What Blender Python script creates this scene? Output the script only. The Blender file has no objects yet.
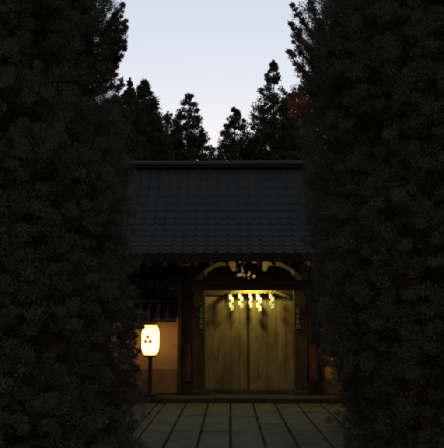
import bpy, bmesh, math, random
import numpy as np
from mathutils import Vector, Matrix, Euler, Quaternion

random.seed(7)
R = math.radians
scene = bpy.context.scene
col = scene.collection

# ------------------------------------------------------------------ camera
FPX = 640.0                      # focal length in photo pixels (444 x 448)
CAM = Vector((0, 0, 1.6))
CAM_E = Euler((R(90 + 8.7), 0, R(0.63)), 'XYZ')
cam_d = bpy.data.cameras.new('camera')
cam = bpy.data.objects.new('camera', cam_d)
col.objects.link(cam)
cam.location = CAM
cam.rotation_euler = CAM_E
cam_d.sensor_fit = 'VERTICAL'
cam_d.sensor_height = 24.0
cam_d.sensor_width = 24.0
cam_d.lens = 24.0 * FPX / 448.0
cam_d.clip_start = 0.05
cam_d.clip_end = 2000
scene.camera = cam
_RM = CAM_E.to_matrix()


def W(px, py, Y):
    """world point seen at photo pixel (px, py) on the vertical plane y = Y"""
    d = _RM @ Vector(((px - 222) / FPX, (224 - py) / FPX, -1))
    t = Y / d.y
    return CAM + d * t


def WX(px, Y, py=330):
    return W(px, py, Y).x


def WZ(py, Y, px=248):
    return W(px, py, Y).z


# ------------------------------------------------------------------ helpers
def link(o, parent=None):
    col.objects.link(o)
    if parent is not None:
        o.parent = parent
    return o


def tag(o, label=None, cat=None, group=None, kind=None):
    if label:
        o['label'] = label
    if cat:
        o['category'] = cat
    if group:
        o['group'] = group
    if kind:
        o['kind'] = kind
    return o


def empty(name, loc, label, cat, group=None, rz=0.0):
    o = bpy.data.objects.new(name, None)
    col.objects.link(o)
    o.location = loc
    o.rotation_euler = (0, 0, rz)
    o.empty_display_size = 0.2
    return tag(o, label, cat, group)


class MB:
    def __init__(self):
        self.v = []
        self.f = []

    def add(self, v, f):
        n = len(self.v)
        self.v += [tuple(p) for p in v]
        self.f += [tuple(i + n for i in q) for q in f]
        return self

    def box(self, x0, x1, y0, y1, z0, z1, rot=None):
        v = [(x, y, z) for z in (z0, z1) for y in (y0, y1) for x in (x0, x1)]
        if rot is not None:
            c = Vector(((x0 + x1) / 2, (y0 + y1) / 2, (z0 + z1) / 2))
            v = [tuple(c + rot @ (Vector(p) - c)) for p in v]
        return self.add(v, [(0, 2, 3, 1), (4, 5, 7, 6), (0, 1, 5, 4), (2, 6, 7, 3), (0, 4, 6, 2), (1, 3, 7, 5)])

    def tube(self, pts, radii, n=10, caps=True):
        pts = [Vector(p) for p in pts]
        rings = []
        ref = Vector((0.13, 0.2, 0.97)).normalized()
        for i, p in enumerate(pts):
            a = pts[max(0, i - 1)]
            b = pts[min(len(pts) - 1, i + 1)]
            t = (b - a).normalized()
            if abs(t.dot(ref)) > 0.95:
                rr = Vector((1, 0.1, 0))
            else:
                rr = ref
            u = t.cross(rr).normalized()
            w = t.cross(u).normalized()
            rings.append([p + (u * math.cos(k * 2 * math.pi / n) + w * math.sin(k * 2 * math.pi / n)) * radii[i] for k in range(n)])
        v = [q for r in rings for q in r]
        f = []
        for i in range(len(rings) - 1):
            for k in range(n):
                f.append((i * n + k, i * n + (k + 1) % n, (i + 1) * n + (k + 1) % n, (i + 1) * n + k))
        if caps:
            f.append(tuple(reversed(range(n))))
            f.append(tuple((len(rings) - 1) * n + k for k in range(n)))
        return self.add(v, f)

    def lathe(self, prof, c=(0, 0, 0), n=32):
        v = []
        for (r, z) in prof:
            for k in range(n):
                a = 2 * math.pi * k / n
                v.append((c[0] + r * math.cos(a), c[1] + r * math.sin(a), c[2] + z))
        f = []
        for i in range(len(prof) - 1):
            for k in range(n):
                f.append((i * n + k, i * n + (k + 1) % n, (i + 1) * n + (k + 1) % n, (i + 1) * n + k))
        f.append(tuple(reversed(range(n))))
        f.append(tuple((len(prof) - 1) * n + k for k in range(n)))
        return self.add(v, f)

    def prism_xz(self, poly, y0, y1):
        """extrude an XZ polygon along y"""
        n = len(poly)
        v = [(x, y0, z) for x, z in poly] + [(x, y1, z) for x, z in poly]
        f = [tuple(range(n)), tuple(reversed(range(n, 2 * n)))]
        for i in range(n):
            j = (i + 1) % n
            f.append((i, i + n, j + n, j))
        return self.add(v, f)

    def prism_yz(self, poly, x0, x1):
        n = len(poly)
        v = [(x0, y, z) for y, z in poly] + [(x1, y, z) for y, z in poly]
        f = [tuple(reversed(range(n))), tuple(range(n, 2 * n))]
        for i in range(n):
            j = (i + 1) % n
            f.append((i, j, j + n, i + n))
        return self.add(v, f)

    def build(self, name, mat, parent=None, bevel=0.0, smooth=False):
        me = bpy.data.meshes.new(name)
        o_loc = parent_world(parent)
        vv = [(x - o_loc[0], y - o_loc[1], z - o_loc[2]) for x, y, z in self.v]
        me.from_pydata(vv, [], self.f)
        bm = bmesh.new()
        bm.from_mesh(me)
        bmesh.ops.recalc_face_normals(bm, faces=bm.faces)
        bm.to_mesh(me)
        bm.free()
        if smooth:
            for p in me.polygons:
                p.use_smooth = True
        me.materials.append(mat)
        o = bpy.data.objects.new(name, me)
        link(o, parent)
        if bevel:
            m = o.modifiers.new('bevel', 'BEVEL')
            m.width = bevel
            m.segments = 2
            m.limit_method = 'ANGLE'
        return o


def parent_world(p):
    x = y = z = 0.0
    while p is not None:
        x += p.location.x
        y += p.location.y
        z += p.location.z
        p = p.parent
    return (x, y, z)


def np_mesh(name, V, F, mat, parent=None):
    """fast mesh from numpy arrays, F all with the same corner count"""
    V = np.asarray(V, dtype=np.float32) - np.array(parent_world(parent), dtype=np.float32)
    F = np.asarray(F, dtype=np.int32)
    k = F.shape[1]
    me = bpy.data.meshes.new(name)
    me.vertices.add(len(V))
    me.vertices.foreach_set('co', V.ravel())
    me.loops.add(F.size)
    me.loops.foreach_set('vertex_index', F.ravel())
    me.polygons.add(len(F))
    me.polygons.foreach_set('loop_start', np.arange(0, F.size, k, dtype=np.int32))
    me.update(calc_edges=True)
    me.materials.append(mat)
    o = bpy.data.objects.new(name, me)
    return link(o, parent)


def rel(o, loc):
    """give a single mesh (built in world coordinates) its origin at loc"""
    loc = Vector(loc)
    o.data.transform(Matrix.Translation(-loc))
    o.location = loc
    return o


def curve_board(name, outer, holes, y, depth, mat, parent=None):
    """flat board in the XZ plane with real openings, as a mesh"""
    cu = bpy.data.curves.new(name, 'CURVE')
    cu.dimensions = '2D'
    cu.fill_mode = 'BOTH'
    cu.extrude = depth / 2
    cu.resolution_u = 1
    for poly in [outer] + holes:
        s = cu.splines.new('POLY')
        s.points.add(len(poly) - 1)
        for i, (a, b) in enumerate(poly):
            s.points[i].co = (a, b, 0, 1)
        s.use_cyclic_u = True
    tmp = bpy.data.objects.new('tmp', cu)
    col.objects.link(tmp)
    bpy.context.view_layer.update()
    me = bpy.data.meshes.new_from_object(tmp.evaluated_get(bpy.context.evaluated_depsgraph_get()))
    bpy.data.objects.remove(tmp)
    bpy.data.curves.remove(cu)
    me.name = name
    ox, oy, oz = parent_world(parent)
    for v in me.vertices:
        a, b, c = v.co
        v.co = (a - ox, y - c - oy, b - oz)
    me.materials.clear()
    me.materials.append(mat)
    o = bpy.data.objects.new(name, me)
    return link(o, parent)


# ------------------------------------------------------------------ materials
def new_mat(name):
    m = bpy.data.materials.new(name)
    m.use_nodes = True
    nt = m.node_tree
    return m, nt, nt.nodes['Principled BSDF']


def N(nt, t, **kw):
    n = nt.nodes.new(t)
    for k, v in kw.items():
        setattr(n, k, v)
    return n


def ramp(nt, fac, stops):
    r = nt.nodes.new('ShaderNodeValToRGB')
    e = r.color_ramp.elements
    while len(e) < len(stops):
        e.new(0.5)
    for i, (p, c) in enumerate(stops):
        e[i].position = p
        e[i].color = (*c, 1)
    nt.links.new(fac, r.inputs[0])
    return r.outputs[0]


def coords(nt, scale):
    tc = nt.nodes.new('ShaderNodeTexCoord')
    mp = nt.nodes.new('ShaderNodeMapping')
    mp.inputs['Scale'].default_value = scale
    nt.links.new(tc.outputs['Object'], mp.inputs['Vector'])
    return mp.outputs[0]


def noise(nt, vec, scale, detail=6, rough=0.6, dist=0.0):
    n = nt.nodes.new('ShaderNodeTexNoise')
    n.inputs['Scale'].default_value = scale
    n.inputs['Detail'].default_value = detail
    n.inputs['Roughness'].default_value = rough
    n.inputs['Distortion'].default_value = dist
    nt.links.new(vec, n.inputs['Vector'])
    return n.outputs['Fac']


def mix(nt, a, b, fac, mode='MIX'):
    m = nt.nodes.new('ShaderNodeMix')
    m.data_type = 'RGBA'
    m.blend_type = mode
    for s, v in ((6, a), (7, b)):
        if isinstance(v, tuple):
            m.inputs[s].default_value = (*v, 1)
        else:
            nt.links.new(v, m.inputs[s])
    if isinstance(fac, (int, float)):
        m.inputs[0].default_value = fac
    else:
        nt.links.new(fac, m.inputs[0])
    return m.outputs[2]


def bump(nt, bs, h, strength=0.4, dist=0.01):
    b = nt.nodes.new('ShaderNodeBump')
    b.inputs['Strength'].default_value = strength
    b.inputs['Distance'].default_value = dist
    nt.links.new(h, b.inputs['Height'])
    nt.links.new(b.outputs[0], bs.inputs['Normal'])


def wood(name, c0, c1, c2, grain=(26, 26, 1.1), rough=0.75, stain=0.55):
    m, nt, bs = new_mat(name)
    v = coords(nt, grain)
    f = noise(nt, v, 1.0, 8, 0.65, 0.6)
    c = ramp(nt, f, [(0.22, c0), (0.52, c1), (0.82, c2)])
    v2 = coords(nt, (1.6, 1.6, 0.7))
    s = noise(nt, v2, 1.7, 5, 0.6, 0.8)
    st = ramp(nt, s, [(0.36, (stain, stain, stain)), (0.62, (1, 1, 1))])
    c = mix(nt, c, st, 1.0, 'MULTIPLY')
    nt.links.new(c, bs.inputs['Base Color'])
    bs.inputs['Roughness'].default_value = rough
    bs.inputs['Specular IOR Level'].default_value = 0.25
    bump(nt, bs, f, 0.5, 0.006)
    return m


def mottled(name, stops, scale=3.0, rough=0.9, bstr=0.4, bdist=0.01, spec=0.2, fine=40):
    m, nt, bs = new_mat(name)
    v = coords(nt, (1, 1, 1))
    f = noise(nt, v, scale, 8, 0.65, 0.3)
    c = ramp(nt, f, stops)
    g = noise(nt, v, fine, 4, 0.7)
    gm = ramp(nt, g, [(0.3, (0.72, 0.72, 0.72)), (0.7, (1.15, 1.15, 1.15))])
    c = mix(nt, c, gm, 1.0, 'MULTIPLY')
    nt.links.new(c, bs.inputs['Base Color'])
    bs.inputs['Roughness'].default_value = rough
    bs.inputs['Specular IOR Level'].default_value = spec
    bump(nt, bs, g, bstr, bdist)
    return m


def leaf_mat(name, c0, c1, trans, tfac=0.35):
    m, nt, bs = new_mat(name)
    out = nt.nodes['Material Output']
    v = coords(nt, (1, 1, 1))
    f = noise(nt, v, 2.6, 5, 0.7)
    c = ramp(nt, f, [(0.3, c0), (0.7, c1)])
    bs.inputs['Roughness'].default_value = 0.75
    bs.inputs['Specular IOR Level'].default_value = 0.12
    nt.links.new(c, bs.inputs['Base Color'])
    tr = nt.nodes.new('ShaderNodeBsdfTranslucent')
    tr.inputs[0].default_value = (*trans, 1)
    ms = nt.nodes.new('ShaderNodeMixShader')
    ms.inputs[0].default_value = tfac
    nt.links.new(bs.outputs[0], ms.inputs[1])
    nt.links.new(tr.outputs[0], ms.inputs[2])
    nt.links.new(ms.outputs[0], out.inputs[0])
    return m


def emit(name, colr, strength):
    m, nt, bs = new_mat(name)
    bs.inputs['Base Color'].default_value = (0.5, 0.5, 0.5, 1)
    bs.inputs['Emission Color'].default_value = (*colr, 1)
    bs.inputs['Emission Strength'].default_value = strength
    return m


M = {}
M['door'] = wood('door_wood', (0.17, 0.115, 0.042), (0.31, 0.205, 0.072), (0.39, 0.26, 0.09), grain=(34, 34, 1.0), stain=0.5)
M['wood'] = wood('dark_wood', (0.035, 0.024, 0.016), (0.075, 0.05, 0.03), (0.115, 0.078, 0.045))
M['woodx'] = wood('dark_beam_wood', (0.035, 0.024, 0.016), (0.075, 0.05, 0.03), (0.115, 0.078, 0.045), grain=(1.1, 26, 26))
M['pale'] = wood('transom_wood', (0.04, 0.019, 0.006), (0.105, 0.053, 0.014), (0.15, 0.079, 0.021), grain=(1.1, 26, 26), stain=0.7)
M['red'] = wood('reddish_wood', (0.09, 0.035, 0.02), (0.17, 0.065, 0.033), (0.23, 0.10, 0.055), stain=0.45)
M['black'] = wood('sign_wood', (0.012, 0.01, 0.009), (0.022, 0.018, 0.015), (0.035, 0.028, 0.022))
M['post'] = wood('lantern_post_wood', (0.02, 0.016, 0.012), (0.045, 0.034, 0.024), (0.07, 0.05, 0.034))
M['plaster'] = mottled('ochre_plaster', [(0.3, (0.42, 0.25, 0.10)), (0.55, (0.52, 0.32, 0.13)), (0.8, (0.56, 0.36, 0.155))], 2.2, 0.95, 0.35, 0.006, 0.1, 60)
M['wainscot'] = mottled('wainscot', [(0.3, (0.24, 0.14, 0.06)), (0.6, (0.33, 0.20, 0.09)), (0.8, (0.38, 0.23, 0.11))], 3.0, 0.9, 0.4, 0.006, 0.1, 50)
M['tile'] = mottled('roof_tile', [(0.3, (0.013, 0.0108, 0.008)), (0.6, (0.020, 0.0168, 0.012)), (0.8, (0.028, 0.024, 0.017))], 2.0, 0.7, 0.3, 0.006, 0.25, 30)
M['stone'] = mottled('path_stone', [(0.25, (0.042, 0.045, 0.024)), (0.5, (0.088, 0.091, 0.050)), (0.75, (0.14, 0.14, 0.082))], 1.7, 0.8, 0.7, 0.012, 0.3, 28)
M['kerb'] = mottled('step_stone', [(0.25, (0.032, 0.030, 0.022)), (0.5, (0.055, 0.051, 0.038)), (0.75, (0.085, 0.080, 0.06))], 2.0, 0.85, 0.7, 0.012, 0.2, 25)
M['ground'] = mottled('earth', [(0.3, (0.025, 0.023, 0.016)), (0.55, (0.045, 0.042, 0.027)), (0.8, (0.05, 0.06, 0.028))], 0.9, 1.0, 0.9, 0.03, 0.05, 22)
M['bark'] = mottled('bark', [(0.3, (0.03, 0.022, 0.016)), (0.6, (0.06, 0.043, 0.03)), (0.8, (0.085, 0.06, 0.042))], 6, 0.95, 0.9, 0.03, 0.1, 18)
M['straw'] = mottled('straw', [(0.3, (0.22, 0.13, 0.035)), (0.6, (0.36, 0.225, 0.06)), (0.8, (0.45, 0.29, 0.085))], 12, 0.85, 0.8, 0.01, 0.1, 90)
M['metal'] = mottled('aged_metal', [(0.3, (0.03, 0.03, 0.028)), (0.7, (0.06, 0.056, 0.05))], 8, 0.5, 0.2, 0.003, 0.4, 60)
M['needle'] = leaf_mat('cedar_needles', (0.056, 0.055, 0.042), (0.070, 0.069, 0.053), (0.062, 0.064, 0.045), 0.35)
M['needle_far'] = leaf_mat('far_cedar_needles', (0.022, 0.026, 0.016), (0.040, 0.044, 0.026), (0.03, 0.036, 0.018), 0.2)
M['maple'] = leaf_mat('red_maple_leaves', (0.09, 0.03, 0.018), (0.16, 0.052, 0.028), (0.22, 0.065, 0.035), 0.35)
M['shrub'] = leaf_mat('shrub_leaves', (0.022, 0.034, 0.014), (0.045, 0.062, 0.024), (0.05, 0.08, 0.02), 0.2)

# white paper of the streamers, letters on the sign boards
m, nt, bs = new_mat('white_paper')
v = coords(nt, (1, 1, 1))
nt.links.new(ramp(nt, noise(nt, v, 9, 3), [(0.3, (0.74, 0.73, 0.69)), (0.7, (0.84, 0.83, 0.80))]), bs.inputs['Base Color'])
bs.inputs['Roughness'].default_value = 0.9
M['paper'] = m
M['letter'] = mottled('pale_paint', [(0.3, (0.26, 0.24, 0.17)), (0.7, (0.40, 0.37, 0.27))], 30, 0.8, 0.1, 0.002, 0.2, 120)

LAMP_COL = (1.0, 0.95, 0.30)
LAMP_STR = 320.0
M['bulb'] = emit('lit_bulb', LAMP_COL, LAMP_STR)
# lantern paper: glows, weaker towards its two ends; horizontal bamboo ribs as bump
m, nt, bs = new_mat('lit_lantern_paper')
tc = N(nt, 'ShaderNodeTexCoord')
sx = N(nt, 'ShaderNodeSeparateXYZ')
nt.links.new(tc.outputs['Object'], sx.inputs[0])
mr = N(nt, 'ShaderNodeMapRange')
mr.inputs[1].default_value = 0.0
mr.inputs[2].default_value = 0.62
nt.links.new(sx.outputs[2], mr.inputs[0])
ce = ramp(nt, mr.outputs[0], [(0.0, (0.75, 0.26, 0.03)), (0.10, (1.0, 0.58, 0.20)), (0.45, (1.0, 0.64, 0.25)), (0.85, (1.0, 0.58, 0.20)), (1.0, (0.75, 0.26, 0.03))])
wv = N(nt, 'ShaderNodeMath', operation='SINE')
mu = N(nt, 'ShaderNodeMath', operation='MULTIPLY')
mu.inputs[1].default_value = 2 * math.pi / 0.03
nt.links.new(sx.outputs[2], mu.inputs[0])
nt.links.new(mu.outputs[0], wv.inputs[0])
bump(nt, bs, wv.outputs[0], 0.3, 0.004)
bs.inputs['Base Color'].default_value = (0.7, 0.62, 0.5, 1)
bs.inputs['Roughness'].default_value = 0.8
nt.links.new(ce, bs.inputs['Emission Color'])
bs.inputs['Emission Strength'].default_value = 3.9
M['lantern'] = m
M['mark'] = emit('lit_ink_mark', (0.50, 0.13, 0.012), 1.0)

# ------------------------------------------------------------------ world, sun
SUN_EL, SUN_ROT = -1.0, 0.0
w = bpy.data.worlds.new('World')
scene.world = w
w.use_nodes = True
nt = w.node_tree
bg = nt.nodes['Background']
sky = N(nt, 'ShaderNodeTexSky')
sky.sky_type = 'NISHITA'
sky.sun_disc = False
sky.sun_elevation = R(SUN_EL)
sky.sun_rotation = R(SUN_ROT)
gm = N(nt, 'ShaderNodeGamma')
gm.inputs[1].default_value = 0.30
hs = N(nt, 'ShaderNodeHueSaturation')
hs.inputs['Saturation'].default_value = 2.2
cap = mix(nt, sky.outputs[0], (0.68, 0.64, 0.66), 1.0, 'DARKEN')
cap = mix(nt, cap, (0.0, 0.04, 0.08), 1.0, 'LIGHTEN')
nt.links.new(cap, gm.inputs[0])
nt.links.new(gm.outputs[0], hs.inputs['Color'])
tint = mix(nt, hs.outputs[0], (1.0, 0.985, 1.01), 1.0, 'MULTIPLY')
nt.links.new(tint, bg.inputs[0])
bg.inputs[1].default_value = 1.06

sd = bpy.data.lights.new('sun', 'SUN')
so = bpy.data.objects.new('sun', sd)
col.objects.link(so)
sd.energy = 0.004               # dusk: the sun is just below the horizon behind the gate
sd.angle = R(20)
sd.color = (1.0, 0.86, 0.75)
so.rotation_euler = (R(90 - 4), 0, R(180))
so.location = (0, 0, 30)

# ------------------------------------------------------------------ ground, path
mb = MB()
n = 24
S = 600.0
vs = [(-S + 2 * S * i / n, -S + 2 * S * j / n, -0.03) for j in range(n + 1) for i in range(n + 1)]
fs = [(j * (n + 1) + i, j * (n + 1) + i + 1, (j + 1) * (n + 1) + i + 1, (j + 1) * (n + 1) + i) for j in range(n) for i in range(n)]
tag(mb.add(vs, fs).build('ground', M['ground']), kind='structure')

edges = [-2.75, -2.30, -1.86, -1.43, -1.27, -0.86, -0.42, 0.02, 0.47, 0.90, 1.35, 1.80, 2.25, 2.7]
mb = MB()
rng = random.Random(3)
for a, b in zip(edges[:-1], edges[1:]):
    y = 2.0 + rng.uniform(-0.6, 0)
    while y < 13.09:
        L = rng.uniform(0.95, 1.9)
        y1 = min(y + L, 13.1)
        if 13.1 - y1 < 0.4:
            y1 = 13.1
        g = rng.uniform(0.010, 0.020)
        gl = rng.uniform(0.003, 0.008)
        x0, x1, ya, yb = a + g, b - g, y + gl, y1 - gl
        dz = rng.uniform(-0.006, 0.006)
        tx, ty = rng.uniform(-0.010, 0.010), rng.uniform(-0.004, 0.004)
        c = 0.012
        # slab with worn, uneven edges and rounded shoulders
        ny = max(3, int((yb - ya) / 0.16))
        loop = []
        for k in range(4):
            loop.append((x0 + (x1 - x0) * k / 4, ya, 0, 1))
        for k in range(ny):
            loop.append((x1, ya + (yb - ya) * k / ny, -1, 0))
        for k in range(4):
            loop.append((x1 - (x1 - x0) * k / 4, yb, 0, -1))
        for k in range(ny):
            loop.append((x0, yb - (yb - ya) * k / ny, 1, 0))
        loop = [(a_ + max(0, rng.gauss(0.002, 0.005)) * nx_, b_ + max(0, rng.gauss(0.001, 0.003)) * ny_, nx_, ny_) for a_, b_, nx_, ny_ in loop]
        xc_, yc_ = (x0 + x1) / 2, (ya + yb) / 2
        nl = len(loop)
        v = []
        for ins, z in ((0, -0.06), (0, -c), (0.004, -0.004), (c, 0.0)):
            for (a_, b_, nx_, ny_) in loop:
                a2 = a_ + ins * (1 if a_ < xc_ else -1) * min(1, abs(a_ - xc_) / (0.4 * (x1 - x0)))
                b2 = b_ + ins * (1 if b_ < yc_ else -1) * min(1, abs(b_ - yc_) / (0.48 * (yb - ya)))
                v.append((a2, b2, z + (0 if z < -0.05 else dz + tx * (a2 - xc_) + ty * (b2 - yc_))))
        f = [tuple(3 * nl + k for k in range(nl))]
        for i in range(3):
            for k in range(nl):
                f.append((i * nl + k, i * nl + (k + 1) % nl, i * nl + nl + (k + 1) % nl, i * nl + nl + k))
        mb.add(v, f)
        y = y1
tag(mb.build('stone_path', M['stone']), kind='structure')

rs = np.random.RandomState(77)
nl_ = 420
cc = np.stack([rs.uniform(-2.6, 2.6, nl_), rs.uniform(6.5, 13.05, nl_), np.full(nl_, 0.012)], 1)
FALLEN = cc

# raised stone platform under gate and walls
ZS = 0.10
mb = MB()
x = -3.9
while x < 5.3:
    x1 = x + rng.uniform(0.9, 1.5)
    mb.box(x + 0.004, x1 - 0.004, 13.16 + rng.uniform(-0.006, 0.006), 13.5, -0.1, ZS + rng.uniform(-0.004, 0.004))
    x = x1
mb.box(-3.9, 5.4, 13.506, 17.3, -0.1, ZS - 0.004)
tag(mb.build('stone_platform', M['kerb'], bevel=0.012), kind='structure')

# ------------------------------------------------------------------ temple gate
XC = WX(249, 13.6)
gate = empty('temple_gate', (XC, 14.2, ZS), 'dark wooden temple gate with heavy tiled roof and closed double doors', 'gate')
YP = 13.60      # front face of main posts
YD = 13.90      # front face of doors


def sx(px, Y=YP):
    return WX(px, Y)


# main posts
for pa, pb in ((193, 205), (294.2, 306.5)):
    mb = MB().box(sx(pa), sx(pb), YP, YP + 0.27, ZS + 0.10, 3.0)
    po = mb.build('post', M['wood'], gate, bevel=0.012)
    MB().box(sx(pa) - 0.03, sx(pb) + 0.03, YP - 0.03, YP + 0.30, ZS - 0.01, ZS + 0.10).build('post_base', M['kerb'], po, bevel=0.015)
    # back support posts
    MB().box(sx(pa) + 0.02, sx(pb) - 0.02, 15.9, 16.1, ZS - 0.01, 3.3).build('support_post', M['wood'], gate, bevel=0.012)
    MB().box(sx(pa) + 0.07, sx(pb) - 0.07, YP + 0.27, 15.9, 2.2, 2.36).build('tie_beam', M['wood'], gate, bevel=0.008)

# doors: two leaves of upright planks
xl, xr, xm = sx(204.3, YD), sx(295.6, YD), sx(248.3, YD)
ZDT = 2.42
dz0 = ZS + 0.09
for a, b, side in ((xl, xm - 0.005, -1), (xm + 0.005, xr, 1)):
    mb = MB()
    mb.box(a, b, YD + 0.022, YD + 0.06, dz0, ZDT)
    npl = 5
    for i in range(npl):
        p0 = a + (b - a) * i / npl
        p1 = a + (b - a) * (i + 1) / npl
        yy = YD + rng.uniform(-0.002, 0.002)
        mb.box(p0 + 0.003, p1 - 0.003, yy, YD + 0.0215, dz0, ZDT)
    leaf = mb.build('door', M['door'], gate, bevel=0.003)
    # meeting stile and iron pull ring
    mb = MB()
    ex = xm + side * 0.030
    if side < 0:
        mb.box(xm - 0.030, xm + 0.010, YD - 0.012, YD - 0.003, dz0, ZDT)
    else:
        mb.box(xm + 0.013, xm + 0.030, YD - 0.009, YD - 0.003, dz0, ZDT)
    mb.build('stile', M['wood'], leaf, bevel=0.004)
# threshold and head
MB().box(sx(205.3), sx(294), YD - 0.06, YD + 0.10, ZS - 0.01, ZS + 0.085).build('threshold', M['woodx'], gate, bevel=0.01)
zl = WZ(295.4, YD - 0.06)
MB().box(sx(205.2), sx(294), YD - 0.06, YD - 0.02, zl, zl + 0.16).build('lintel', M['woodx'], gate, bevel=0.008)
# transom wall behind the openwork, lit by the lamp
MB().box(sx(192, YP + 0.02), sx(307.5, YP + 0.02), YP + 0.28, YP + 0.30, zl + 0.1, 3.6).build('transom_wall', M['pale'], gate)
MB().box(sx(205.3), sx(294), YP + 0.16, YP + 0.27, zl + 0.17, zl + 0.27).build('upper_rail', M['woodx'], gate, bevel=0.006)

# front beam with the openwork transom board standing on it
YB = 13.10
zb0, zb1 = WZ(290.3, YB), WZ(280.5, YB)
bx0, bx1 = WX(186, YB), WX(312, YB)
MB().box(bx0, bx1, YB, YB + 0.16, zb0, zb1).build('beam', M['woodx'], gate, bevel=0.015)
for pa, pb in ((194.5, 203.5), (295.8, 305)):
    MB().box(sx(pa), sx(pb), YB + 0.16, YP, zb0 + 0.02, zb1 - 0.01).build('beam_arm', M['wood'], gate, bevel=0.01)


def PX(lst, Y):
    o = []
    for a, b in lst:
        p = W(a, b, Y)
        o.append((p.x, p.z))
    return o


YT = YB + 0.07
left_c = [(196.6, 279.2), (198.6, 276.4), (200.6, 273.6), (203.6, 271.4), (206.2, 268.9), (210.0, 266.8), (214.0, 264.3), (218.0, 262.9), (222.0, 262.1),
          (224.0, 262.9), (226.0, 264.0), (227.6, 262.4), (231, 261.7), (235.6, 261.8), (235.8, 266.5), (235.2, 270.6), (233.0, 271.4), (231.3, 269.6), (230.6, 267.0),
          (227.5, 265.4), (225.0, 266.2), (222.6, 265.8), (219.4, 266.0), (217.6, 267.4), (215.2, 267.4), (213.0, 268.8), (211.6, 270.6), (209.0, 271.0), (207.2, 273.0), (206.2, 275.0), (204.6, 275.4), (203.6, 277.4), (202.2, 279.6), (200, 280.0)]
right_c = [(498.2 - a, b) for a, b in left_c]
slit1 = [(238.4, 261.8), (242, 261.5), (245.8, 262.1), (245.4, 263.2), (242, 263.4), (239, 263.0)]
slit2 = [(251.6, 261.9), (255, 261.5), (259.2, 262.0), (258.6, 263.0), (255, 263.4), (252.0, 263.1)]
bits = [
    [(241.0, 266.6), (242.2, 266.4), (243.2, 269.6), (243.6, 272.2), (242.2, 273.0), (241.6, 270.0)],
    [(236.4, 275.2), (238.6, 274.0), (240.2, 272.9), (241.4, 273.4), (243.0, 273.5), (242.8, 276.2), (240.0, 276.5), (237.6, 276.9)],
    [(243.6, 274.6), (245.0, 274.2), (245.7, 275.8), (244.8, 277.3), (243.6, 276.6)],
    [(249.2, 271.4), (250.4, 271.9), (250.2, 274.0), (249.4, 276.0), (247.4, 276.8), (247.2, 275.2), (248.2, 274.0)],
    [(248.0, 277.8), (249.2, 277.7), (249.0, 278.9), (248.0, 278.8)],
    [(252.4, 276.2), (254.0, 275.3), (255.6, 276.0), (255.4, 277.6), (253.6, 278.2), (252.4, 277.6)],
    [(236.2, 269.0), (237.0, 268.6), (237.6, 270.4), (236.8, 270.8)],
]
outer = [(bx0 + 0.06, zb1 - 0.004), (bx0 + 0.06, 2.98), (bx1 - 0.06, 2.98), (bx1 - 0.06, zb1 - 0.004)]
curve_board('transom_board', outer, [PX(h, YT) for h in (left_c, right_c, slit1, slit2)] + [PX(h, YT) for h in bits], YT, 0.05, M['woodx'], gate)
# carved relief in front of the board: two cloud brackets and the middle frog-leg carving
for mir in (False, True):
    prof = [(202.5, 280.2), (204.2, 278.0), (206.2, 276.6), (208.0, 274.4), (210.8, 273.0), (213.4, 271.0), (216.8, 270.0), (220, 268.8), (223.4, 269.0), (227.2, 268.4),
            (229.6, 269.2), (230.6, 271.6), (232.6, 273.0), (234.6, 272.6), (235.0, 275.8), (233.6, 278.0), (234.6, 280.2)]
    if mir:
        prof = [(498.2 - a, b) for a, b in prof]
    MB().prism_xz(PX(prof, YT - 0.04), YT - 0.055, YT - 0.0255).build('carving', M['wood'], gate, bevel=0.008)

# reddish side panels and boarded wings between the main posts and the outer posts
for pa, pb, pr0, pr1, oa, ob in ((181.6, 193, 183.2, 191.4, 177.8, 181.6), (306.5, 320, 308.2, 317.4, 320.0, 323.6)):
    YW = 13.86
    MB().box(WX(pa, YW), WX(pb, YW), YW, YW + 0.05, ZS - 0.01, 3.2).build('wing_board', M['wood'], gate, bevel=0.004)
    zt = WZ(346.2, YW - 0.04)
    MB().box(WX(pr0, YW - 0.04), WX(pr1, YW - 0.04), YW - 0.06, YW - 0.002, ZS + 0.25, zt).build('side_panel', M['red'], gate, bevel=0.012)
    MB().box(WX(pr0, YW - 0.04) - 0.015, WX(pr1, YW - 0.04) + 0.015, YW - 0.08, YW - 0.003, zt + 0.001, zt + 0.035).build('panel_cap', M['wood'], gate, bevel=0.006)
    MB().box(WX(oa, 13.75), WX(ob, 13.75), 13.70, 13.95, ZS - 0.01, 3.2).build('outer_post', M['wood'], gate, bevel=0.01)

# roof: two concave tiled slopes, ridge, gables
YR = 14.75
ZR = WZ(164, YR)                 # top of the slopes; the ridge rises above
YE = 12.30
ZE = WZ(260.5, YE)
RX0, RX1 = XC - 2.75, XC + 2.75


def slope(t):                    # t 0 ridge .. 1 eave
    return ZR + (ZE + 0.12 - ZR) * (1 - (1 - t) ** 1.45 * (1 - 0.12 * t))


def roof_prof(front):
    pts = []
    for i in range(13):
        t = i / 12
        y = YR + (YE - YR) * t if front else YR + (YR - YE) * t
        pts.append((y, slope(t)))
    return pts


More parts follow.
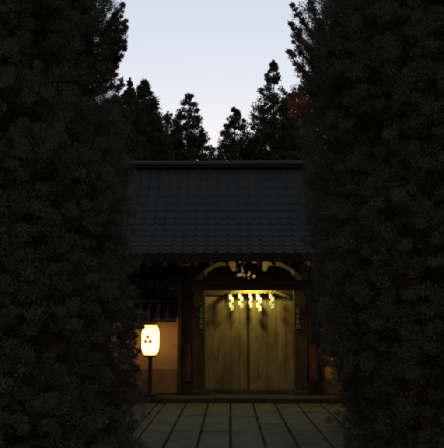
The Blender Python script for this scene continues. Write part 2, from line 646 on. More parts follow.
roof = None
mb = MB()
for front in (True, False):
    pr = roof_prof(front)
    nx = int((RX1 - RX0) / 0.055)
    vs, fs = [], []
    rows = []
    NC = 15
    for c_ in range(NC):
        for e_, lift in ((0.0, 0.0), (0.94, 0.003), (1.0, 0.013)):
            t = (c_ + e_) / NC
            if e_ == 0.0 and c_ > 0:
                t += 0.0005
            rows.append((YR + (YE - YR) * t if front else YR + (YR - YE) * t, slope(t) + lift))
    pr_lines = pr
    pr = rows
    for (y, z) in pr:
        for i in range(nx + 1):
            x = RX0 + (RX1 - RX0) * i / nx
            ph = (x - RX0) / 0.22 % 1.0
            h = 0.045 * math.sqrt(max(0, 1 - ((ph - 0.5) / 0.25) ** 2)) if abs(ph - 0.5) < 0.25 else 0.0
            vs.append((x, y, z + h))
    for j in range(len(pr) - 1):
        for i in range(nx):
            fs.append((j * (nx + 1) + i, j * (nx + 1) + i + 1, (j + 1) * (nx + 1) + i + 1, (j + 1) * (nx + 1) + i))
    mb.add(vs, fs)
    # underside
    pr = pr_lines
    poly = [(y, z - 0.02) for y, z in pr] + [(y, z - 0.14) for y, z in reversed(pr)]
    mb.prism_yz(poly, RX0 + 0.01, RX1 - 0.01)
# round eave tile ends
k = 0
while RX0 + 0.11 + 0.22 * k < RX1:
    x = RX0 + 0.11 + 0.22 * k
    mb.tube([(x, YE - 0.02, slope(1) - 0.01), (x, YE + 0.02, slope(1) - 0.01)], [0.058, 0.058], 14)
    k += 1
roof = mb.build('roof', M['tile'], gate)
# ridge
zr1 = WZ(160.8, YR)
mb = MB()
mb.box(RX0 - 0.05, RX1 + 0.05, YR - 0.17, YR + 0.17, ZR - 0.12, zr1 - 0.14)
mb.box(RX0 - 0.05, RX1 + 0.05, YR - 0.20, YR + 0.20, zr1 - 0.139, zr1 - 0.10)
mb.tube([(RX0 - 0.07, YR, zr1 - 0.09), (RX1 + 0.07, YR, zr1 - 0.09)], [0.09, 0.09], 16)
mb.build('ridge', M['tile'], roof, bevel=0.008)
for sgn, xx in ((-1, RX0), (1, RX1)):
    mb = MB()
    pl = [(-0.30, -0.25), (-0.34, -0.05), (-0.24, 0.02), (-0.22, 0.14), (-0.10, 0.17), (0, 0.30), (0.10, 0.17), (0.22, 0.14), (0.24, 0.02), (0.34, -0.05), (0.30, -0.25)]
    mb.prism_yz([(YR + a, zr1 - 0.10 + b * 0.8) for a, b in pl], xx + sgn * 0.06, xx + sgn * 0.14)
    mb.build('ridge_end', M['tile'], roof, bevel=0.01)
# rafters and gable boards
mb = MB()
k = 0
while RX0 + 0.2 + 0.3 * k < RX1 - 0.1:
    x = RX0 + 0.2 + 0.3 * k
    for front in (True, False):
        pr = roof_prof(front)[1:]
        poly = [(y, z - 0.142) for y, z in pr] + [(y, z - 0.22) for y, z in reversed(pr)]
        mb.prism_yz(poly, x - 0.035, x + 0.035)
    k += 1
mb.build('rafters', M['wood'], gate)
for xx in (sx(186), sx(312)):
    poly = [(y, z - 0.23) for y, z in reversed(roof_prof(True)[:10])] + [(y, z - 0.23) for y, z in roof_prof(False)[1:10]]
    yb0, yb1 = poly[0][0], poly[-1][0]
    poly = poly + [(yb1, 2.95), (yb0, 2.95)]
    MB().prism_yz(poly, xx - 0.03, xx + 0.03).build('gable_board', M['wood'], gate)
for yy in (13.3, 16.0):
    MB().box(RX0 + 0.25, RX1 - 0.25, yy - 0.08, yy + 0.08, 2.985, 3.15).build('purlin', M['woodx'], gate, bevel=0.01)
for xx in (sx(186) , sx(312)):
    MB().box(xx - 0.07, xx + 0.07, 13.02, 16.4, 2.78, 2.945).build('bracket_beam', M['wood'], gate, bevel=0.01)

# ------------------------------------------------------------------ sign boards on the posts
GLY = [
    [(0.1, 0.85, 0.9, 0.85), (0.5, 1.0, 0.5, 0.1), (0.15, 0.55, 0.85, 0.55), (0.5, 0.55, 0.1, 0.05), (0.5, 0.55, 0.9, 0.05)],
    [(0.1, 0.95, 0.1, 0.1), (0.1, 0.95, 0.9, 0.95), (0.9, 0.95, 0.9, 0.1), (0.1, 0.5, 0.9, 0.5), (0.1, 0.1, 0.9, 0.1)],
    [(0.5, 1.0, 0.5, 0.05), (0.05, 0.7, 0.95, 0.7), (0.2, 0.4, 0.8, 0.4), (0.0, 0.05, 1.0, 0.05)],
    [(0.3, 1.0, 0.05, 0.5), (0.2, 0.7, 0.2, 0.0), (0.4, 0.85, 1.0, 0.85), (0.7, 0.85, 0.7, 0.0), (0.42, 0.45, 0.98, 0.45)],
    [(0.05, 0.9, 0.95, 0.9), (0.5, 0.9, 0.5, 0.45), (0.1, 0.45, 0.9, 0.45), (0.3, 0.45, 0.05, 0.0), (0.6, 0.45, 0.7, 0.05), (0.7, 0.05, 0.98, 0.05)],
]
for side, pa, pb, py0, py1, seq in (('left', 198.6, 204.4, 305.5, 330.5, (0, 1, 2, 3)), ('right', 295.0, 300.8, 307.0, 330.5, (4, 2, 0, 1))):
    Yf = YP - 0.035
    x0, x1 = WX(pa, Yf), WX(pb, Yf)
    z0, z1 = WZ(py1, Yf), WZ(py0, Yf)
    cx = (x0 + x1) / 2
    sg = empty('sign_board', (cx, YP, z0), 'narrow upright dark sign board with four pale characters on the %s gate post' % side, 'sign', 'sign boards on the gate posts')
    MB().box(x0, x1, Yf, YP - 0.002, z0, z1).build('board', M['black'], sg, bevel=0.005)
    mb = MB()
    hh = (z1 - z0 - 0.05) / 4
    gw = (x1 - x0) * 0.62
    for i, gi in enumerate(seq):
        zb = z1 - 0.025 - hh * (i + 1) + hh * 0.12
        gh = hh * 0.76
        for (a, b, c, d) in GLY[gi]:
            p = Vector((cx - gw / 2 + a * gw, Yf - 0.003, zb + b * gh))
            q = Vector((cx - gw / 2 + c * gw, Yf - 0.003, zb + d * gh))
            d_ = (q - p)
            L = d_.length
            ang = math.atan2(d_.z, d_.x)
            rot = Matrix.Rotation(-ang, 3, 'Y')
            c_ = (p + q) / 2
            mb.box(c_.x - L / 2, c_.x + L / 2, Yf - 0.006, Yf - 0.001, c_.z - 0.0075, c_.z + 0.0075, rot)
    mb.build('lettering', M['letter'], sg)

# ------------------------------------------------------------------ straw rope and paper streamers
YRP = 13.76
path = [(225.8, 306), (226.2, 302), (227.2, 298), (229.2, 294.8), (233, 293.0), (240, 292.3), (250, 292.2), (260, 292.0), (270, 291.8), (276, 292.2), (281, 293.8), (286, 296.0), (291, 298.2)]
rad = [0.018, 0.024, 0.030, 0.036, 0.042, 0.050, 0.052, 0.052, 0.048, 0.042, 0.036, 0.028, 0.014]
P3 = [W(a, b, YRP) for a, b in path]
# resample
seg = [0]
for a, b in zip(P3[:-1], P3[1:]):
    seg.append(seg[-1] + (b - a).length)
pos = np.linspace(0, seg[-1], 130)
cx_, cz_ = np.interp(pos, seg, [p.x for p in P3]), np.interp(pos, seg, [p.z for p in P3])
rr_ = np.interp(pos, seg, rad)
for _ in range(4):
    cx_[1:-1] = (cx_[:-2] + 2 * cx_[1:-1] + cx_[2:]) / 4
    cz_[1:-1] = (cz_[:-2] + 2 * cz_[1:-1] + cz_[2:]) / 4
rope = empty('straw_rope', W(258, 292, YRP), 'thick twisted straw rope hung across the top of the gate doors', 'rope')
for st in range(3):
    pts, rads = [], []
    for i in range(130):
        i0, i1 = max(0, i - 1), min(129, i + 1)
        t = Vector((cx_[i1] - cx_[i0], 0, cz_[i1] - cz_[i0])).normalized()
        u = Vector((-t.z, 0, t.x))
        a = pos[i] * 2 * math.pi / 0.26 + st * 2 * math.pi / 3
        pts.append(Vector((cx_[i], YRP, cz_[i])) + (u * math.cos(a) + Vector((0, 1, 0)) * math.sin(a)) * rr_[i] * 0.5)
        rads.append(rr_[i] * 0.60)
    mb = MB().tube(pts, rads, 9)
    if st < 2:
        mb.build('strand', M['straw'], rope, smooth=True)
last_strand = mb
# loose straw ends
for i in range(60):
    j = rng.randrange(8, 125)
    p = Vector((cx_[j], YRP, cz_[j])) + Vector((0, rng.uniform(-0.4, 0.4) * rr_[j], rng.uniform(-1, 0.6) * rr_[j]))
    q = p + Vector((rng.uniform(-0.05, 0.05), rng.uniform(-0.03, 0.03), rng.uniform(-0.06, 0.02)))
    mb.tube([p, (p + q) / 2 + Vector((0, 0, 0.006)), q], [0.002, 0.0018, 0.001], 4)
last_strand.build('strand', M['straw'], rope, smooth=True)

ordn = ['leftmost', 'second from left', 'middle', 'second from right', 'rightmost']
for i, (pc, py0, py1, wv_, tw) in enumerate(((231.4, 294.5, 311, 1.0, 0.2), (240.6, 294, 308.5, 1.05, -0.15), (250.6, 294, 308, 0.75, 0.5), (258.8, 294.5, 312, 1.05, -0.1), (271.4, 294, 309, 1.05, 0.15))):
    Y0 = YRP - 0.06
    top = W(pc, py0, Y0)
    bot = W(pc, py1, Y0)
    H = top.z - bot.z
    mb = MB()
    nseg = 4
    sw = 0.066 * wv_
    hs_ = H / nseg
    xo = -sw * 0.25
    ct, stt = math.cos(tw), math.sin(tw)
    for k in range(nseg):
        off = xo if k % 2 == 0 else xo + sw * 0.52
        z = -hs_ * k * 0.93
        lf, rt = (0.0, -0.30 * hs_) if k % 2 == 0 else (-0.05 * hs_, 0.22 * hs_)
        a = [(off - sw / 2, z + lf), (off + sw / 2, z + rt), (off + sw / 2, z + rt - hs_ * 1.15), (off - sw / 2, z + lf - hs_ * 1.15)]
        pts = []
        for th in (0.0, 0.0012):
            for q, (xx, zz) in enumerate(a):
                yy = 0.003 * k + th + (0.004 if q in (1, 2) else -0.004) * (1 if k % 2 == 0 else -1)
                pts.append((top.x + xx * ct - yy * stt, Y0 + xx * stt + yy * ct, top.z + zz))
        mb.add(pts, [(0, 1, 2, 3), (7, 6, 5, 4), (0, 4, 5, 1), (1, 5, 6, 2), (2, 6, 7, 3), (3, 7, 4, 0)])
    mb.tube([(top.x + xo * ct, Y0, top.z - 0.01), (top.x + xo * ct, Y0 + 0.02, top.z + 0.03)], [0.005, 0.005], 6)
    o = mb.build('paper_streamer', M['paper'])
    rel(o, top)
    tag(o, 'white zigzag paper streamer on the straw rope, %s of the five' % ordn[i], 'paper streamer', 'paper streamers on the straw rope')

# ------------------------------------------------------------------ lamp behind the front beam
LX, LY, LZ = WX(254, 13.44), 13.44, WZ(283.6, 13.44)
lamp = empty('gate_lamp', (LX, YB + 0.16, LZ), 'lit bulb in a small metal holder fixed behind the front beam of the gate', 'lamp')
mb = MB().lathe([(0.035, -0.05), (0.045, -0.02), (0.045, 0.02), (0.03, 0.05)], (0, 0, 0), 20)
mb.box(-0.012, 0.012, -0.012, 0.012, -0.08, -0.04)
mb.v = [(LX + x, YB + 0.235 + z, LZ + y) for x, y, z in mb.v]
mb.build('bulb_holder', M['metal'], lamp, smooth=True)
mb = MB().lathe([(0.006, -0.055), (0.026, -0.05), (0.030, -0.02), (0.044, 0.02), (0.048, 0.045), (0.040, 0.072), (0.022, 0.088), (0.004, 0.092)], (0, 0, 0), 20)
mb.v = [(LX + x, YB + 0.34 + z, LZ + y) for x, y, z in mb.v]
mb.build('bulb', M['bulb'], lamp, smooth=True)

# ------------------------------------------------------------------ paper lanterns
def lantern(px, label):
    Y = 13.34
    x = WX(px, Y)
    zb, zt = WZ(355.5, Y), WZ(324.5, Y)
    H = zt - zb
    o = empty('standing_lantern', (x, Y, ZS), label, 'lantern', 'paper lanterns on posts beside the gate')
    rmax = 0.178
    MB().box(x - 0.035, x + 0.035, Y - 0.035, Y + 0.035, ZS + 0.05, zb - 0.015).build('post', M['post'], o, bevel=0.006)
    MB().box(x - 0.15, x + 0.15, Y - 0.15, Y + 0.15, ZS - 0.004, ZS + 0.055).build('base', M['post'], o, bevel=0.012)
    MB().lathe([(0.11, -0.035), (0.118, -0.03), (0.118, 0.008), (0.10, 0.012)], (x, Y, zb), 28).build('lower_ring', M['post'], o)
    MB().lathe([(0.10, -0.012), (0.118, -0.008), (0.118, 0.03), (0.11, 0.036)], (x, Y, zt), 28).build('upper_ring', M['post'], o)
    # wooden hood bracket behind carrying a little roof
    mb = MB().box(x - 0.02, x + 0.02, Y + 0.20, Y + 0.24, ZS + 0.05, zt + 0.14)
    mb.box(x - 0.018, x + 0.018, Y - 0.03, Y + 0.2, zt + 0.05, zt + 0.085)
    mb.box(x - 0.018, x + 0.018, Y + 0.035, Y + 0.2, ZS + 0.30, ZS + 0.335)
    mb.build('bracket', M['post'], o, bevel=0.004)
    prof = []
    for i in range(45):
        t = i / 44
        e = abs(2 * t - 1)
        r = rmax * (1 - 0.40 * e ** 4.5) * (1 + 0.008 * math.cos(i * math.pi))
        prof.append((r, H * t))
    body = MB().lathe(prof, (x, Y, zb), 48).build('paper_body', M['lantern'], o, smooth=True)
    # origin of the paper at its foot so that the glow follows its height
    body.data.transform(Matrix.Translation(Vector((0, 0, ZS - zb))))
    body.location = (0, 0, zb - ZS)
    # crest of three dots printed on the paper
    mb = MB()
    for a, b, s in ((-1.7 / 47, 337, 0.040), (-3.9 / 47, 341.6, 0.039), (0.9 / 47, 341.6, 0.039)):
        zc = WZ(b, Y - rmax)
        ph0 = a / rmax
        vs = []
        fs = []
        nr = 16
        def onp(du, dv):
            z_ = zc + dv
            t = (z_ - zb) / H
            e = abs(2 * t - 1)
            r = rmax * (1 - 0.40 * e ** 4.5) * 1.009 + 0.003
            an = -math.pi / 2 + (a + du) / rmax
            return (x + r * math.cos(an), Y + r * math.sin(an), z_)
        vs = [onp(0, 0)] + [onp(s * math.cos(k * 2 * math.pi / nr), s * math.sin(k * 2 * math.pi / nr)) for k in range(nr)]
        fs = [(0, 1 + k, 1 + (k + 1) % nr) for k in range(nr)]
        mb.add(vs, fs)
    mb.build('crest', M['mark'], body)
    return o


lantern(150.6, 'glowing white paper lantern with three orange dots on a dark post')
lantern(348, 'paper lantern on a post hidden behind foliage by the right wall')

# ------------------------------------------------------------------ walls beside the gate
YWL = 13.98
for side, xa, xb in (('left', -3.6, WX(177.6, YWL)), ('right', WX(323.8, YWL), 4.9)):
    cx = (xa + xb) / 2
    zw = WZ(369 if side == 'left' else 378.5, YWL)
    wl = empty('plaster_wall', (cx, YWL + 0.12, ZS), 'ochre plaster wall with dark wainscot, %s of the gate' % side, 'wall', 'plaster walls beside the gate')
    MB().box(xa, xb, YWL, YWL + 0.24, ZS + 0.01, 1.80).build('wall', M['plaster'], wl)
    mb = MB()
    k = xa
    while k < xb - 0.02:
        k1 = min(k + 0.24, xb)
        mb.box(k + 0.001, k1 - 0.001, YWL - 0.018, YWL - 0.003, ZS + 0.002, zw)
        k = k1
    mb.build('wainscot', M['wainscot'], wl, bevel=0.003)
    mb = MB()
    zt0 = WZ(322.5, YWL - 0.42)
    hz = 0.36
    poly = [(YWL - 0.42, zt0), (YWL - 0.42, zt0 + 0.06), (YWL + 0.12, zt0 + hz), (YWL + 0.66, zt0 + 0.06), (YWL + 0.66, zt0), (YWL + 0.12, zt0 + 0.22)]
    mb.prism_yz(poly, xa, xb + (0 if side == 'left' else 0))
    k = xa + 0.1
    while k < xb - 0.05:
        for s_ in (-1, 1):
            mb.tube([(k, YWL + 0.12 + s_ * 0.55, zt0 + 0.065), (k, YWL + 0.12 + s_ * 0.06, zt0 + hz + 0.015)], [0.045, 0.045], 10)
        k += 0.2
    cp = mb.build('wall_roof', M['tile'], wl)
    MB().tube([(xa, YWL + 0.12, zt0 + hz + 0.03), (xb, YWL + 0.12, zt0 + hz + 0.03)], [0.085, 0.085], 14).build('ridge', M['tile'], cp)


# ------------------------------------------------------------------ trees
def leaves(C, Rr, n_per, L, Wd, rs, up=0.35, outdir=None, squash=0.8, axis=None):
    """n_per pointed leaves round each centre; returns V, F (quads)"""
    C = np.asarray(C)
    Rr = np.asarray(Rr)
    n = len(C) * n_per
    c = np.repeat(C, n_per, 0)
    r = np.repeat(Rr, n_per)
    d = rs.normal(size=(n, 3))
    d /= np.linalg.norm(d, axis=1)[:, None]
    rad_ = r * rs.random(n) ** 0.45
    p = c + d * rad_[:, None] * np.array([1, 1, squash])
    a = d + rs.normal(size=(n, 3)) * 0.55
    if outdir is not None:
        a += np.repeat(outdir, n_per, 0) * 0.8
    a[:, 2] += up
    a /= np.linalg.norm(a, axis=1)[:, None]
    ref = rs.normal(size=(n, 3))
    if axis is not None:
        q = p - np.asarray(axis)
        q[:, 2] = 0.25 * np.linalg.norm(q[:, :2], axis=1)
        q /= np.linalg.norm(q, axis=1)[:, None] + 1e-6
        ref = ref * 0.45 + q
    b = np.cross(a, ref)
    b /= np.linalg.norm(b, axis=1)[:, None]
    s = rs.uniform(0.6, 1.3, n)[:, None]
    l, w_ = L * s, Wd * s
    V = np.stack([p - a * l * 0.4, p + b * w_ * 0.5 + a * l * 0.05, p + a * l * 0.6, p - b * w_ * 0.5 + a * l * 0.05], 1).reshape(-1, 3)
    F = np.arange(4 * n).reshape(-1, 4)
    return V, F


def join(parts):
    Vs, Fs, k = [], [], 0
    for V, F in parts:
        Vs.append(V)
        Fs.append(F + k)
        k += len(V)
    return np.concatenate(Vs), np.concatenate(Fs)


def conifer(base, H, prof, label, cat, group, seed, name='cedar_tree', nbr=120, tuft=0.3, per=46, leaf=(0.16, 0.045), mat='needle_far',
            zmin=0.2, rlo=0.80, core=0, tr=0.16, tpb=3.0, gap=0.0):
    """trunk, limbs and a crown of needle tufts at the limbs' ends and along them; prof(h) = crown radius at height h"""
    rs = np.random.RandomState(seed)
    x0, y0, z0 = base
    t = empty(name, base, label, cat, group)
    mb = MB()
    tr_ = tr
    tp = [(x0 + 0.05 * math.sin(i * 1.3 + seed), y0 + 0.05 * math.cos(i * 1.7 + seed), z0 + (H * 0.985) * i / 10) for i in range(11)]
    mb.tube(tp, [tr * (1.25 if i == 0 else 1 - 0.93 * i / 10) for i in range(11)], 12)
    C, Rr, O = [], [], []
    hg = np.linspace(zmin, H * 0.995, 240)
    wg = np.array([np.mean([prof(h, rs) for _ in range(3)]) + 0.30 for h in hg])
    hs_ = np.interp(rs.random(nbr), np.cumsum(wg) / wg.sum(), hg)
    for i in range(nbr):
        h = hs_[i]
        r = prof(h, rs)
        az = i * 2.39996 + rs.uniform(-0.5, 0.5)
        r *= rs.uniform(rlo, 1.03)
        el = 0.25 + 0.5 * (h / H)
        tip = np.array([x0 + math.cos(az) * r, y0 + math.sin(az) * r, z0 + h])
        root = np.array([x0, y0, z0 + max(0.2, h - r * (0.35 + 0.3 * rs.random()))])
        mid = (tip + root) / 2 + np.array([0, 0, -0.06 * r])
        if r > 0.12:
            br = min(0.022, 0.007 + 0.007 * r)
            mb.tube([root, mid, tip], [br, br * 0.7, br * 0.25], 5, caps=False)
        k = max(1, int(round(r * tpb)))
        o = (tip - root)
        o /= np.linalg.norm(o) + 1e-6
        for j in range(k):
            f = 1 - (0.72 if tpb > 1.5 else 0.36) * j / max(k, 1) * rs.uniform(0.7, 1.2)
            if gap and rs.random() < gap:
                continue
            p = root + (tip - root) * f + rs.normal(size=3) * 0.10 * min(1, r)
            C.append(p)
            Rr.append(tuft * rs.uniform(0.6, 1.2) * min(1.0, 0.35 + r))
            O.append(o)
    # leader
    for j in range(4):
        C.append((x0 + rs.normal() * 0.02, y0, z0 + H - 0.20 * j * (tuft / 0.3)))
        Rr.append(tuft * (0.10 + 0.15 * j))
        O.append((0, 0, 1))
    parts = [leaves(C, Rr, per, leaf[0], leaf[1], rs, 0.35, np.array(O), 0.8, (x0, y0, 0))]
    if core:
        hh = zmin + (H - zmin) * rs.random(core)
        rad_ = np.array([prof(h, rs) for h in hh]) * 0.76 * rs.random(core) ** 0.35
        az = rs.random(core) * 2 * math.pi
        cc = np.stack([x0 + rad_ * np.cos(az), y0 + rad_ * np.sin(az), z0 + hh], 1)
        parts.append(leaves(cc, np.full(core, 0.2), 4, 0.17, 0.075, rs))
    V, F = join(parts)
    mb.build('trunk', M['bark'], t)
    np_mesh('crown', V, F, M[mat], t)
    return t


def copy_tree(o, loc, rz, sc, label, group=None):
    c = o.copy()
    col.objects.link(c)
    c.location = loc
    c.rotation_euler = (0, 0, rz)
    c.scale = (sc, sc, sc)
    c['label'] = label
    if group:
        c['group'] = group
    for ch in list(o.children):
        if ch.name.startswith('foliage'):
            continue
        d = ch.copy()
        col.objects.link(d)
        d.parent = c
    return c


def edge_prof(axis_x, Y, pts, sgn, noise_amp=0.06, cap=None):
    """crown radius by height from a list of (px, py) silhouette points"""
    hz = sorted([(W(a, b, Y).z, abs(W(a, b, Y).x - axis_x)) for a, b in pts])
    zs = [z for z, _ in hz]
    rs_ = [r for _, r in hz]

    def f(h, rs):
        return max(0.03, (float(np.interp(h, zs, rs_)) - 0.125) * (1 + max(-1.5, min(1.0, rs.normal())) * noise_amp))
    return f


GB = 'cedars behind the gate'
# cedars behind the gate (the crowns seen over the ridge)


def cone_tree(px, py, Y, halfw_px, py_w, label, seed, power=0.75, **kw):
    top = W(px, py, Y)
    H = top.z
    zw = W(px, py_w, Y).z
    hw = halfw_px * Y / FPX

    def prof(h, rs):
        t = max(0.0, (H - h) / (H - zw))
        base_r = hw * min(t ** power, 1 + 0.35 * (t - 1) if t > 1 else 9)
        base_r = min(base_r, hw * 1.9)
        return max(0.03, base_r * rs.uniform(0.78, 1.08))
    return conifer((top.x, Y, 0), H, prof, label, 'tree', GB, seed, zmin=4.5, **kw)


TK = dict(tuft=0.33, per=60, leaf=(0.12, 0.06), nbr=520, tpb=2.0)
cone_tree(145, 81, 30, 27, 150, 'dense pointed cedar behind the left end of the gate roof', 11, 0.80, **{**TK, 'nbr': 1100, 'tpb': 3.0, 'core': 900})
c2 = cone_tree(189, 94, 32, 21, 150, 'round topped airy cedar left of the gap over the roof', 12, 0.60, **{**TK, 'nbr': 560, 'tuft': 0.25})
cone_tree(235, 108, 32, 21, 158, 'small cone shaped cedar above the middle of the roof', 13, 0.68, **{**TK, 'nbr': 560, 'tuft': 0.25})
cone_tree(273, 61, 32, 28, 150, 'tall ragged cedar right of the gap over the roof', 14, 0.75, **{**TK, 'nbr': 680, 'tuft': 0.25})
cone_tree(130, 79, 28, 13, 110, 'thin young cedar leader beside the dense pointed cedar', 15, 1.25, **{**TK, 'nbr': 700, 'tuft': 0.24})
cone_tree(114, 96, 27, 20, 130, 'dense low cedar beside the large left conifer, behind the gate roof', 20, 0.6, **{**TK, 'nbr': 800})
cone_tree(211, 146, 36, 14, 164, 'low cedar top just showing over the roof between two cedars', 16, 0.55, **{**TK, 'nbr': 300})
cone_tree(293, 92, 34, 26, 150, 'cedar half hidden behind the red leaved maple', 17, 0.6, **{**TK, 'nbr': 700})
cone_tree(168, 112, 36, 22, 160, 'cedar filling in behind the pointed and the round topped cedars', 18, 0.6, **{**TK, 'nbr': 480})
cone_tree(256, 138, 38, 20, 164, 'low cedar between the cone shaped and the tall ragged cedars', 19, 0.55, **{**TK, 'nbr': 450})
for i, (x_, y_, s_, lb) in enumerate(((-9, 27, 1.05, 'cedar far left behind the dark foreground conifer'), (-14, 33, 1.1, 'cedar at the far left edge of the wood'),
                                      (7.5, 28, 1.1, 'cedar far right behind the dark foreground cedar'), (13, 33, 1.1, 'cedar at the far right edge of the wood'))):
    copy_tree(c2, (x_, y_, 0), 1.1 * i, s_, lb)

GS = 'evergreen shrubs behind the wall'
shr = None
for i, (x_, y_, s_, lb) in enumerate(((-2.3, 18.6, 1.0, 'dark evergreen shrub behind the plaster wall, next to the left end of the gate'), (-3.9, 19.4, 1.15, 'dark evergreen shrub behind the plaster wall, second to the left of the gate'),
                                      (-5.6, 18.8, 1.1, 'dark evergreen shrub behind the plaster wall, third to the left of the gate'), (3.6, 18.8, 1.05, 'dark evergreen shrub behind the plaster wall, next to the right end of the gate'),
                                      (5.3, 19.3, 1.15, 'dark evergreen shrub behind the plaster wall, second to the right of the gate'), (0.2, 20.5, 1.2, 'dark evergreen shrub behind the gate itself'),
                                      (7.0, 18.7, 1.1, 'dark evergreen shrub behind the plaster wall, third to the right of the gate'))):
    if shr is None:
        shr = conifer((x_, y_, 0), 4.6, lambda h, rs: max(0.05, 1.25 * min(1, (4.6 - h) / 1.6) ** 0.6 * rs.uniform(0.85, 1.05)), lb, 'shrub', GS, 41, name='evergreen_shrub', nbr=620, tuft=0.26, per=30,
                      leaf=(0.12, 0.05), mat='shrub', zmin=0.1, core=900, tr=0.08, tpb=2.2)
    else:
        copy_tree(shr, (x_, y_, 0), 0.9 * i, s_, lb, GS)
for i in range(14):
    a_ = -1.25 + 2.5 * i / 13
    copy_tree(c2, (44 * math.sin(a_) + 1.5 * math.sin(i * 5.1), 46 * math.cos(a_) + 2.0 * math.sin(i * 3.3), 0), 0.8 * i, 0.62 + 0.06 * math.sin(i * 2.1), 'distant cedar of the wood far behind the gate, hidden by nearer cedars', 'distant cedars of the wood')

# red maple
Ym = 22.0
mc = W(320, 100, Ym)
mp = empty('maple_tree', (mc.x, Ym, 0), 'maple with dull red leaves beside the tall cedar', 'tree')
rs = np.random.RandomState(5)
mb = MB()
bx_, by_ = mc.x, Ym
mb.tube([(bx_ + 0.1, by_, 0), (bx_ + 0.2, by_, 3), (bx_ - 0.05, by_, 6), (bx_, by_, mc.z - 0.1)], [0.16, 0.13, 0.09, 0.03], 10)
C, Rr = [], []
for i in range(110):
    az = i * 2.4
    e = rs.uniform(-0.9, 1.0)
    r = 1.12 * math.sqrt(max(0.05, 1 - e * e)) * rs.uniform(0.6, 1.0)
    h = mc.z + 0.75 * e - 0.15 * r
    tip = np.array([bx_ + math.cos(az) * r, by_ + math.sin(az) * r, h])
    mb.tube([(bx_, by_, mc.z - 1.0), ((bx_ + tip[0]) / 2, (by_ + tip[1]) / 2, h - 0.35), tip], [0.025, 0.015, 0.005], 5, caps=False)
    for f in (1.0, 0.8):
        C.append(np.array([bx_, by_, h - 0.2]) * (1 - f) + tip * f + rs.normal(size=3) * 0.06)
        Rr.append(0.17 * rs.uniform(0.6, 1.2))
V, F = leaves(C, Rr, 20, 0.11, 0.08, rs, -0.2)
mb.build('trunk', M['bark'], mp)
np_mesh('crown', V, F, M['maple'], mp)

# near left conifer, foliage to the ground
YL, XL = 7.6, -3.05
left_pts = [(114, -30), (114, 0), (117, 8), (120, 16), (121, 30), (119, 45), (115.5, 54), (112.5, 63), (111.5, 74), (112, 84), (116, 96), (124, 130), (129, 190), (132, 250), (133, 295), (127, 325), (127, 356), (132, 385), (137.5, 408), (138, 470)]
pf = edge_prof(XL, YL, left_pts, 1, 0.018)
nearL = conifer((XL, YL, 0), 7.6, lambda h, rs: pf(h, rs) * (1 if h < 6.4 else max(0.05, (7.6 - h) / 1.2)), 'large dark conifer on the left with foliage reaching the ground',
                'tree', 'dark cedars lining the approach', 21, nbr=5200, tuft=0.10, per=130, leaf=(0.030, 0.010), rlo=0.92, mat='needle', core=14000, zmin=0.05, tr=0.24, tpb=1.25)
# near right cedar
YRt, XRt = 8.0, 3.15
right_pts = [(309, -30), (309, 0), (312, 10), (305, 22), (300, 40), (299, 55), (302, 70), (305, 80), (303, 100), (304, 140), (306, 180), (309, 250), (314, 320), (322, 352), (331, 368), (339, 380), (343, 400), (347, 430), (349, 470)]
pf2 = edge_prof(XRt, YRt, right_pts, -1, 0.03)
nearR = conifer((XRt, YRt, 0), 8.2, lambda h, rs: pf2(h, rs) * (1 if h < 6.8 else max(0.05, (8.2 - h) / 1.4)), 'large dark cedar on the right with upswept sprays against the sky',
                'tree', 'dark cedars lining the approach', 22, nbr=5200, tuft=0.105, per=130, leaf=(0.031, 0.010), rlo=0.88, mat='needle', core=14000, zmin=0.05, tr=0.26, tpb=1.25)


def sprays(tree, Y, lst, seed, mat='needle', name='spray', leaf=(0.030, 0.009), per=130):
    """named single boughs that stand out from the crown: list of pixel polylines"""
    rs = np.random.RandomState(seed)
    for pl in lst:
        pts = [np.array(W(a, b, Y + rs.uniform(-0.1, 0.1))) for a, b in pl]
        C, Rr, O = [], [], []
        for a, b in zip(pts[:-1], pts[1:]):
            L = np.linalg.norm(b - a)
            k = max(2, int(L / 0.035))
            for j in range(k):
                C.append(a + (b - a) * j / k + rs.normal(size=3) * 0.015)
                Rr.append(0.055 * rs.uniform(0.6, 1.3))
                O.append((b - a) / L)
        Rr = np.array(Rr) * np.linspace(1.5, 0.55, len(Rr))
        V, F = leaves(C, Rr, per, leaf[0], leaf[1], rs, 0.3, np.array(O) * 1.6)
        b = np_mesh('foliage', V, F, M[mat], tree)
        mb = MB()
        mb.tube(pts, list(np.linspace(0.02, 0.005, len(pts))), 6)
        mb.build('stem', M['bark'], b)


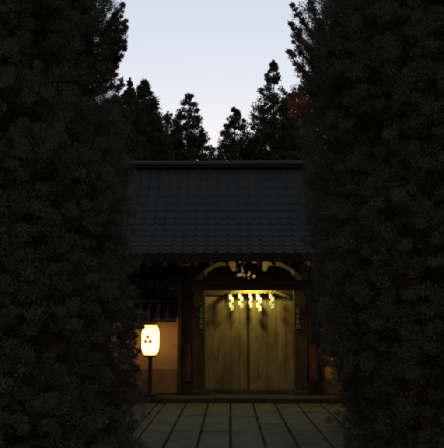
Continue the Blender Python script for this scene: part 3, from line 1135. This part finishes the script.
sprays(nearR, 7.3, [
    [(318, 40), (304, 24), (296, 12), (291.5, 2)], [(316, 55), (302, 42), (293, 30), (287.5, 20)], [(312, 86), (302, 72), (294, 60), (286.5, 48)],
    [(320, 30), (314, 14), (310, 3), (307, -8)], [(314, 68), (304, 56), (297, 46), (293, 40)], [(318, 62), (306, 46), (299, 34), (296, 26)],
    [(322, 90), (309, 78), (303, 70), (300, 66)], [(316, 96), (306, 90), (301, 86)],
    [(330, 330), (324, 346), (320, 360), (318, 365)], [(340, 345), (330, 358), (325, 366)], [(345, 350), (338, 364), (335, 371)], [(352, 360), (344, 372), (341, 378)],
    [(328, 300), (320, 318), (317, 332)],
], 31)
sprays(nearL, 7.2, [
    [(108, 24), (116, 14), (121, 8), (124.5, 4)], [(104, 40), (116, 28), (126, 18)], [(100, 48), (114, 38), (128, 28)], [(100, 56), (114, 47), (128, 37)], [(100, 64), (114, 54), (127.5, 46)], [(102, 72), (114, 62), (124.5, 54)],
    [(104, 82), (113, 72), (119, 64)], [(100, 84), (110, 78), (116.5, 74)], [(100, 92), (110, 88), (117, 85)], [(102, 76), (112, 67), (121, 59)],
    [(118, 338), (129, 339), (138, 341)], [(118, 346), (129, 347), (138.5, 349)], [(118, 352), (129, 354), (138.5, 357)], [(120, 361), (131, 363), (138.5, 366)], [(120, 374), (131, 376), (138, 379)], [(120, 382), (131, 384), (138, 388)],
    [(120, 332), (130, 333), (139, 335)], [(106, 52), (118, 36), (127, 24)], [(106, 60), (120, 50), (127.5, 42)], [(104, 34), (114, 24), (121, 14)], [(116, 92), (121, 84), (123, 76)],
    [(124, 316), (134, 320), (142, 322), (147, 324.5)], [(122, 324), (134, 326), (140, 326.5), (143.5, 328)], [(126, 305), (136, 312), (143, 316), (148, 319)],
    [(126, 334), (133, 335), (138, 337)], [(126, 356), (133, 357), (138, 360)], [(128, 366), (134, 368), (139, 372)],
], 32)

V, F = leaves(FALLEN, np.full(len(FALLEN), 0.004), 1, 0.05, 0.018, np.random.RandomState(78), -0.1)
V[:, 2] = 0.012 + (V[:, 2] - 0.012) * 0.12
tag(np_mesh('fallen_leaves', V, F, M['bark']), kind='stuff')

# more cedars around the approach, the darkness under which it lies
GA = 'dark cedars lining the approach'
for i, (src, x_, y_, rz, s_, lb) in enumerate((
        (nearL, -3.85, 10.4, 1.9, 1.0, 'dark conifer between the large left conifer and the plaster wall'),
        (nearR, 3.45, 10.4, 2.9, 1.0, 'dark cedar between the large right cedar and the plaster wall'),
        (nearR, -5.6, 11.6, 0.6, 1.25, 'dark cedar behind the large left conifer, beside the plaster wall'),
        (nearL, 5.9, 11.8, 2.1, 1.25, 'dark conifer behind the large right cedar, beside the plaster wall'),
        )):
    copy_tree(src, (x_, y_, 0), rz, s_, lb, GA)

# ------------------------------------------------------------------ render settings
scene.view_settings.view_transform = 'Standard'
scene.view_settings.look = 'None'
scene.view_settings.exposure = 0.0
scene.view_settings.gamma = 1.0
scene.view_settings.use_curve_mapping = False
scene.render.engine = 'CYCLES'
scene.cycles.use_denoising = True
scene.cycles.max_bounces = 6
scene.cycles.diffuse_bounces = 3
scene.cycles.transmission_bounces = 4
scene.cycles.pixel_filter_type = 'BLACKMAN_HARRIS'
scene.cycles.filter_width = 3.6
scene.cycles.sample_clamp_indirect = 4.0
